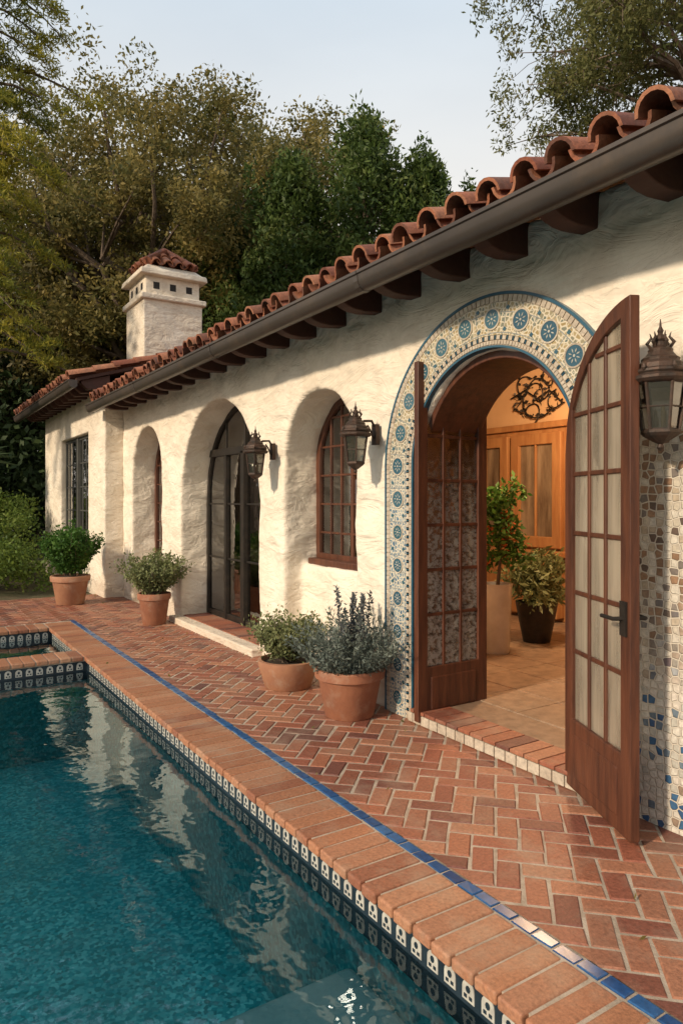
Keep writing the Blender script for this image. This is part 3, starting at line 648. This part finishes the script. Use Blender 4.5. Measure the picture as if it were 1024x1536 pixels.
herring('herringbone_bricks',2.036,3.2,-1.5,12.3); herring('herringbone_bricks_far',-3.5,2.03,9.78,12.3)
s=MB(); s.box(1.67,3.3,-1.5,12.3,-.05,-.0045); s.box(-3.5,1.665,9.4,12.3,-.05,-.0045); s.box(1.0,1.668,7.45,7.8,-.05,-.006); s.box(-1.2,1.0,7.45,7.8,-.05,-.006); s.obj('mortar_bed',MORTAR,pat)
s=MB(); y=-1.5
while y<9.7: brick(s,2.003,y+.05,(1,0,0),(0,1,0),.053,.092,.001,be=.003); y+=.1
s.obj('blue_tile_inlay',BLUET,pat)
# pool
pool=empty('swimming_pool',(0,3,-.1))
s=MB()
def cbk(mb,x0,x1,y0,y1):
    zt=random.uniform(-.002,.002)+.002; j=lambda: random.uniform(-.003,.003)
    a,b_,c,d=x0+j(),x1+j(),y0+j(),y1+j(); e1,e2=j(),j()
    mb.add([(a,c,-.045),(b_,c+e1,-.045),(b_,d+e1,-.045),(a,d,-.045),(a,c,zt),(b_,c+e1,zt+e2*.4),(b_,d+e1,zt+e2*.4),(a,d,zt)],[(0,3,2,1),(4,5,6,7),(0,1,5,4),(1,2,6,5),(2,3,7,6),(3,0,4,7)])
y=-1.5
while y<9.7: cbk(s,1.64,1.966,y+.005,y+.107); y+=.112
x=1.63
while x>-4: cbk(s,x-.106,x,7.44,7.80); cbk(s,x-.106,x,9.36,9.72); x-=.112
s.obj('coping_bricks',COPE,pool,bevel=.010,seg=3)
s=MB(); s.box(1.68,1.9,-3,7.46,-1.2,-.05); s.box(-5,1.7,7.47,7.76,-1.2,-.05); s.box(-5.2,-5,-3,7.46,-1.2,.0); s.box(-5,1.7,-3.2,-3,-1.2,0); s.box(-5,1.7,-3,7.46,-1.2,-1.0)
s.box(1.68,1.9,7.76,9.4,-1,-.05); s.box(-5,1.7,9.4,9.6,-1,-.05); s.box(-1,1.7,7.76,9.4,-.9,-.6); s.box(-1.2,-1,7.76,9.4,-1,-.05)
s.obj('pool_shell',PEB,pool)
s2=MB(); s2.box(-.2,1.678,-2.9,2.55,-.9,-.42); s2.obj('submerged_ledge',LEDGE,pool,bevel=.03)
bn=MB(); bw=MB(); bd=MB()
bn.box(1.672,1.69,-2.9,7.458,-.24,-.042); bn.box(-4.9,1.672,7.455,7.48,-.24,-.042); bn.box(1.672,1.69,7.77,9.385,-.24,-.042); bn.box(-.99,1.672,9.385,9.41,-.24,-.042)
def motif(w,fm):
    r=.030
    a=[(w-r,-.132),(w+r,-.132)]+[(w+r*math.cos(math.pi*i/8),-.090+r*math.sin(math.pi*i/8)) for i in range(9)]
    bw.prism(a,-.003,.004,fm)
    bd.prism([(w+.011*math.cos(math.pi*i/4),-.090+.013*math.sin(math.pi*i/4)) for i in range(8)],-.005,.002,fm)
    bd.prism([(w-.02,-.122),(w-.006,-.122),(w-.006,-.11),(w-.02,-.11)],-.005,.002,fm); bd.prism([(w+.006,-.122),(w+.02,-.122),(w+.02,-.11),(w+.006,-.11)],-.005,.002,fm)
y=-2
while y<7.4: motif(y,wallfm(1.672)); y+=.095
y=7.85
while y<9.35: motif(y,wallfm(1.672)); y+=.095
x=1.6
while x>-1:
    motif(x,lambda w,d,z:(w,7.455+d,z)); motif(x,lambda w,d,z:(w,9.385+d,z)); x-=.095
bn.obj('waterline_tiles',NAVY,pool); bw.obj('waterline_motif',WHITEG,pool); bd.obj('waterline_motif_dark',NAVY,pool)
WAT=water_mat()
s=MB(); s.add([(-5,-3,-.15),(1.672,-3,-.15),(1.672,7.455,-.15),(-5,7.455,-.15)],[(0,1,2,3)]); s.obj('water',WAT,pool,recalc=False)
s=MB(); s.add([(-1,7.76,-.13),(1.672,7.76,-.13),(1.672,9.385,-.13),(-1,9.385,-.13)],[(0,1,2,3)]); s.obj('spa_water',WAT,pool,recalc=False)
# ground with hole
s=MB(); a,b_,c,d=-5.1,1.75,-3.1,9.5; Bg=400
s.add([(-Bg,-Bg,-.03),(Bg,-Bg,-.03),(Bg,c,-.03),(-Bg,c,-.03)],[(0,1,2,3)]); s.add([(-Bg,d,-.03),(Bg,d,-.03),(Bg,Bg,-.03),(-Bg,Bg,-.03)],[(0,1,2,3)])
s.add([(-Bg,c,-.03),(a,c,-.03),(a,d,-.03),(-Bg,d,-.03)],[(0,1,2,3)]); s.add([(b_,c,-.03),(Bg,c,-.03),(Bg,d,-.03),(b_,d,-.03)],[(0,1,2,3)])
s.obj('ground',GROUND,recalc=False,weld=False)
P=[(random.uniform(1.7,3.1),random.uniform(.5,12),.004) for i in range(45)]
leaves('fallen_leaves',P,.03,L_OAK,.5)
# ---------------------------------------------------------------- potted plants
def rimpot(r,h): return [(r*.66,0),(r*.7,.01),(r*.9,h*.78),(r*.92,h*.8),(r*1.0,h*.81),(r*1.02,h*.97),(r*.99,h),(r*.9,h),(r*.87,h*.9)]
c=(2.86,4.36,0); e=pot('potted_lavender',c,rimpot(.26,.36),TERRA,.33,.22,wob=.006)
P=[];B=[]
for i in range(260):
    a=random.uniform(0,6.28); k=random.random()**.5; r_=.2*k; ln=random.uniform(.22,.52)*(1.15-.3*k); lean=Vector((math.cos(a)*k*1.15,math.sin(a)*k*1.15,1)).normalized()
    b0=Vector((c[0]+r_*math.cos(a),c[1]+r_*math.sin(a),.31))
    for t in range(38):
        q=t/38; p=b0+lean*ln*q+Vector((random.gauss(0,.009),random.gauss(0,.009),0)); P.append(p); B.append(lean*1.2)
leaves('foliage',P,.035,L_LAV,.32,parent=e,bias=np.array(B))
P=[]
for i in range(11):
    a=random.uniform(0,6.28); r_=random.uniform(0,.14); b0=Vector((c[0]+r_*math.cos(a),c[1]+r_*math.sin(a),.55)); ln=random.uniform(.25,.40); le=Vector((math.cos(a)*.15,math.sin(a)*.15,1))
    for t in range(130): P.append(b0+le*ln*t/130+Vector((random.gauss(0,.013),random.gauss(0,.013),0))*(1.2-t/130))
leaves('flower_spikes',P,.028,leafmat('lavender_flower',[(.07,.08,.085),(.14,.15,.155)],.2,5),.5,up=.8,parent=e)
c=(2.86,5.32,0); e=pot('potted_sage_bowl',c,[(.19,0),(.2,.01),(.245,.15),(.26,.2),(.262,.235),(.235,.24),(.225,.2)],TERRA2,.21,.22,wob=.01)
def twiggy(c,z0,n,rad,hh,e,mat,lp=40,ls=.035,asp=.5,tw=True):
    P=[];mb=MB()
    for i in range(n):
        a=random.uniform(0,6.28);k=random.random()**.55; lean=Vector((math.cos(a)*k*rad/hh*1.1,math.sin(a)*k*rad/hh*1.1,1-.35*k)); ln=hh*random.uniform(.65,1.05)
        b0=Vector((c[0]+.05*math.cos(a),c[1]+.05*math.sin(a),z0)); p=[b0+lean*ln*t/4+Vector((random.gauss(0,.012),random.gauss(0,.012),0)) for t in range(5)]
        if i%3==0: mb.tube(p,[.006,.005,.004,.003,.002],4)
        for t in range(lp):
            q=.25+.75*random.random(); P.append(b0+lean*ln*q+Vector((random.gauss(0,.03),random.gauss(0,.03),random.gauss(0,.025))))
    mb.obj('stems',BARKP,e); leaves('foliage',P,ls,mat,asp,up=.3,parent=e)
twiggy(c,.21,120,.34,.50,e,L_SAGE,55,.034)
c=(2.84,8.93,0); e=pot('potted_olive_shrub',c,rimpot(.21,.40),TERRA,.37,.17); twiggy(c,.37,130,.44,.62,e,L_SAGE,55,.045)
c=(2.30,11.35,0); e=pot('potted_boxwood',c,rimpot(.29,.44),TERRA2,.41,.24); twiggy(c,.41,200,.38,.88,e,L_GREEN,85,.055)
# ---------------------------------------------------------------- trees
def curve3(p0,p1,sag,n=7,jit=.2):
    p0,p1=Vector(p0),Vector(p1); out=[]
    for i in range(n):
        t=i/(n-1); p=p0.lerp(p1,t); p.z+=sag*math.sin(math.pi*t); 
        if 0<i<n-1: p+=Vector((random.gauss(0,jit),random.gauss(0,jit),random.gauss(0,jit*.5)))
        out.append(p)
    return out
def broadtree(name,base,H,rad,zc,mat,bark,nl=26,cr=1.2,per=420,ls=.17,tr=.45,asp=.5,flat=.75,extra=2,hollow=.5,fork=.35):
    e=empty(name,base); mb=MB(); base=Vector(base); zf=zc[0]
    top=base+Vector((random.uniform(-.5,.5),random.uniform(-.5,.5),H*.8))
    tp=curve3(base,top,0,9,.25); rr=[tr*(1-.8*i/8) for i in range(9)]; mb.tube(tp,rr,9); P=[]
    cz=(zc[0]+zc[1])/2; hz=(zc[1]-zc[0])/2
    for i in range(nl):
        th=i*2.399+random.uniform(-.3,.3); v=1-2*(i+.5)/nl; v=max(-.75,v); k=math.sqrt(1-v*v)*random.uniform(.8,1.0)
        end=Vector((base.x+rad*k*math.cos(th),base.y+rad*k*math.sin(th),cz+hz*v*random.uniform(.9,1.0)))
        t0=max(fork,min(.9,(end.z-base.z)/H*.75)); idx=min(8,int(t0*8)); st=tp[idx]
        pts=curve3(st,end,-.3 if end.z>cz else .5,6,.3); r0=rr[idx]*.55
        mb.tube(pts,[r0*(1-.85*j/5) for j in range(6)],6)
        for j in range(extra+1):
            q=end if j==0 else pts[4-(j%2)]+Vector((random.gauss(0,cr*.7),random.gauss(0,cr*.7),random.gauss(0,cr*.5)))
            if j: mb.tube([pts[3],pts[3].lerp(q,.5)+Vector((0,0,.1)),q],[r0*.3,r0*.2,r0*.08],5)
            rr_=cr*random.uniform(.6,1.15); 
            for s_ in range(5):
                o_=Vector((random.gauss(0,rr_*.45),random.gauss(0,rr_*.45),random.gauss(0,rr_*.3)))
                P.append(clump(q+o_,(rr_*.55,rr_*.55,rr_*.55*flat),per//5,hollow))
    mb.obj('trunk_and_limbs',bark,e,smooth=True); leaves('foliage',np.concatenate(P),ls,mat,asp,parent=e); return e
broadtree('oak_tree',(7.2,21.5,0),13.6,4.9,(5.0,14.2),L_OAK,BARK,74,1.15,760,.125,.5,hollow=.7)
broadtree('oak_tree',(3.9,26,0),12.5,4.9,(4.0,13.0),L_OAKD,BARK,50,1.4,620,.15,.5,hollow=.7)
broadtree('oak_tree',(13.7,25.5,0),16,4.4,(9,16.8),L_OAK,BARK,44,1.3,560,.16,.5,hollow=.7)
def cypress(name,base,H,rad,n=32000,ls=.15):
    e=empty(name,base); mb=MB(); mb.tube([base,(base[0],base[1],H*.5),(base[0],base[1],H*.9)],[.25,.15,.04],8); 
    P=[]; k=170
    for i in range(k):
        t=random.random()**.8; z=.6+(H-1.6)*t; rr=rad*(1-t**2.2)**.6*random.uniform(.55,1.08); a=random.uniform(0,6.28)
        x,y=base[0]+rr*math.cos(a),base[1]+rr*math.sin(a); cr=rad*.22*random.uniform(.6,1.3)
        if i%4==0: mb.tube([(base[0],base[1],max(.3,z-1)),(x,y,z)],[.05,.015],5)
        P.append(clump((x,y,z),(cr,cr,cr*1.8),n//k,.35))
    for i in range(5): P.append(clump((base[0]+random.gauss(0,rad*.18),base[1]+random.gauss(0,rad*.18),H-1.2-random.random()),(rad*.14,rad*.14,1.1),n//k,.3))
    mb.obj('trunk',BARK,e); leaves('foliage',np.concatenate(P),ls,L_CYP,.4,up=.7,parent=e)
for b_,H,r_ in(((7.7,18.4,0),10.2,2.1),((8.9,16.4,0),11.2,2.0),((10.3,15.0,0),12.1,2.1),((11.9,14.5,0),11.4,1.8),((13.5,14.2,0),10.8,1.5)): cypress('cypress_tree',b_,H,r_)
# pine on left
e=empty('pine_tree',(.6,14.2,0)); mb=MB(); mb.tube([(.6,14.2,0),(.65,14.2,4),(.6,14.3,8),(.7,14.2,13.5)],[.35,.28,.2,.06],10); P=[]
for i in range(58):
    z=random.uniform(3.8,13) if i>30 else 4.2+i*.29; a=random.uniform(0,6.28) if i>30 else random.uniform(-1.4,-.05); L=random.uniform(1.3,2.7)*(1.15-.04*(z-4)) if i>30 else random.uniform(1.8,2.9)
    st=Vector((.6,14.2,z)); dr=Vector((math.cos(a),math.sin(a),0)); ff=lambda t: Vector((0,0,.3*math.sin(t*2.6)-.75*t*t))
    mb.tube([st+dr*L*t+ff(t) for t in (0,.2,.4,.6,.8,1)],[.05,.04,.032,.024,.015,.006],5)
    for j in range(34):
        t=.2+.8*random.random(); sd=Vector((-dr.y,dr.x,0)); off=random.uniform(-1,1)*.55*(1.15-t*.75)
        p=st+dr*L*t+ff(t)+sd*off+dr*abs(off)*.4+Vector((0,0,random.uniform(-.04,.06))); P.append(clump(p,(.16,.16,.04),34,.1))
mb.obj('trunk_and_limbs',BARK,e,smooth=True); leaves('needles',np.concatenate(P),.11,L_PINE,.2,up=.45,parent=e)
# eucalyptus right
e=empty('eucalyptus_tree',(10.9,6.1,0)); mb=MB(); tp=[(10.9,6.1,0),(10.8,6.2,4),(10.7,6.3,7),(10.9,6.5,9.5),(10.6,6.9,12.5)]; mb.tube(tp,[.32,.26,.2,.15,.06],10); P=[]
for i in range(56):
    a=random.uniform(1.5,3.9) if i<44 else random.uniform(0,6.28); z=random.uniform(8.1,12); st=Vector((10.8,6.4,z-.9)); L=random.uniform(.8,3.2)
    end=st+Vector((math.cos(a)*L,math.sin(a)*L,random.uniform(.2,1.4))); pts=curve3(st,end,.3,6,.12); mb.tube(pts,[.055,.04,.03,.02,.012,.005],5)
    for j in range(8):
        q=pts[random.choice((3,4,5))]+Vector((random.gauss(0,.3),random.gauss(0,.3),random.uniform(-.8,.2))); mb.tube([pts[4],(pts[4]+q)/2+Vector((0,0,.1)),q],[.010,.007,.004],4)
        P.append(clump(q,(.24,.24,.36),120,.2))
mb.obj('trunk_and_limbs',BARKP,e,smooth=True); leaves('foliage',np.concatenate(P),.085,L_EUC,.36,up=-.7,parent=e)
# background masses
P=[]
for i in range(150):
    t=i/150; x=-14+t*36; y=36-.22*max(0,x)+random.uniform(-2,2); h=random.uniform(1,9.5); P.append(clump((x,y,h),(1.9,1.5,1.5),260,.6))
for i in range(80):
    x=random.uniform(-5,4.5); y=random.uniform(21,26); h=random.uniform(.5,6.5); P.append(clump((x,y,h),(1.2,1.0,1.0),420,.6))
leaves('background_trees',np.concatenate(P),.22,L_BG,.5)
P=[]
for i in range(150):
    x=random.uniform(-2.5,2.5); y=random.uniform(12.9,17.5); h=random.uniform(.1,.55)+(y-13)*.30; P.append(clump((x,y,h),(.42,.38,.34),250,.6))
leaves('garden_shrubs',np.concatenate(P),.075,L_SHR,.5)
for (yx,yy,yz) in ((1.3,17.0,2.5),(.4,17.9,2.9)):
    e=empty('yucca_plant',(yx,yy,0)); mb=MB()
    for i in range(90):
        a=random.uniform(0,6.28); el=random.uniform(-.1,1.3); L=random.uniform(.7,1.1); d=Vector((math.cos(a)*math.cos(el),math.sin(a)*math.cos(el),math.sin(el))); sd=Vector((-math.sin(a),math.cos(a),0))*.035; b0=Vector((yx,yy,yz))
        m_=b0+d*L*.5; tip=b0+d*L-Vector((0,0,.15*L)); mb.add([b0-sd,b0+sd,m_+sd*1.1,tip,m_-sd*1.1],[(0,1,2,3,4)])
    mb.tube([(yx,yy,0),(yx,yy,yz)],[.12,.09]); mb.obj('leaves',leafmat('yucca_leaf',[(.05,.09,.05),(.1,.15,.08),(.14,.2,.1)],.2),e,recalc=False)
P=[]
for i in range(150):
    y=random.uniform(-14,24); P.append(clump((-11+random.uniform(-.6,.6),y,random.uniform(.3,3.2)),(.8,.8,.7),110,.6))
leaves('garden_hedge',np.concatenate(P),.2,L_SHR,.5)
# ---------------------------------------------------------------- light, world, camera
az,el=R(-98),R(27)   # azimuth clockwise from +Y
S=Vector((math.sin(az)*math.cos(el),math.cos(az)*math.cos(el),math.sin(el)))
sd=bpy.data.lights.new('sun','SUN'); sd.energy=3.9; sd.angle=R(4); sd.color=(1,.82,.61); so=bpy.data.objects.new('sun',sd); so.rotation_euler=(-S).to_track_quat('-Z','Y').to_euler(); scn.collection.objects.link(so)
w=bpy.data.worlds.new('World'); scn.world=w; w.use_nodes=True; nt=w.node_tree; bg=nt.nodes['Background']; sk=nt.nodes.new('ShaderNodeTexSky'); sk.sky_type='NISHITA'; sk.sun_disc=False; sk.sun_elevation=el; sk.sun_rotation=az; sk.dust_density=3.0; sk.air_density=1.0; sk.ozone_density=1.0
tc=nt.nodes.new('ShaderNodeTexCoord'); sp=nt.nodes.new('ShaderNodeSeparateXYZ'); nt.links.new(tc.outputs['Generated'],sp.inputs[0])
hz=ramp(nt,sp.outputs[2],[(0,(7.2,6.5,5.7)),(.38,(7.7,7.4,6.9)),(.6,(5.7,6.5,7.2)),(1,(3.4,4.3,5.6))])
hn=node(nt,'ShaderNodeTexNoise'); hn.inputs['Scale'].default_value=1.6; hn.inputs['Detail'].default_value=5
mp=nt.nodes.new('ShaderNodeMapping'); mp.inputs['Scale'].default_value=(1,1,3); nt.links.new(tc.outputs['Generated'],mp.inputs[0]); nt.links.new(mp.outputs[0],hn.inputs['Vector'])
hf=ramp(nt,hn.outputs[0],[(.3,g(.8)),(.7,g(.97))])
col=mixc(nt,hf,sk.outputs[0],hz)
nt.links.new(col,bg.inputs[0]); bg.inputs[1].default_value=.13
cd=bpy.data.cameras.new('camera'); cam=bpy.data.objects.new('camera',cd); scn.collection.objects.link(cam); cam.location=(0,0,1.6); cam.rotation_euler=(R(90),0,R(-32.6)); cd.lens=24.6; cd.sensor_width=36; cd.shift_y=-.0117; cd.clip_end=1500; cd.clip_start=.05
scn.camera=cam
scn.view_settings.view_transform='Standard'; scn.view_settings.look='None'; scn.view_settings.exposure=0
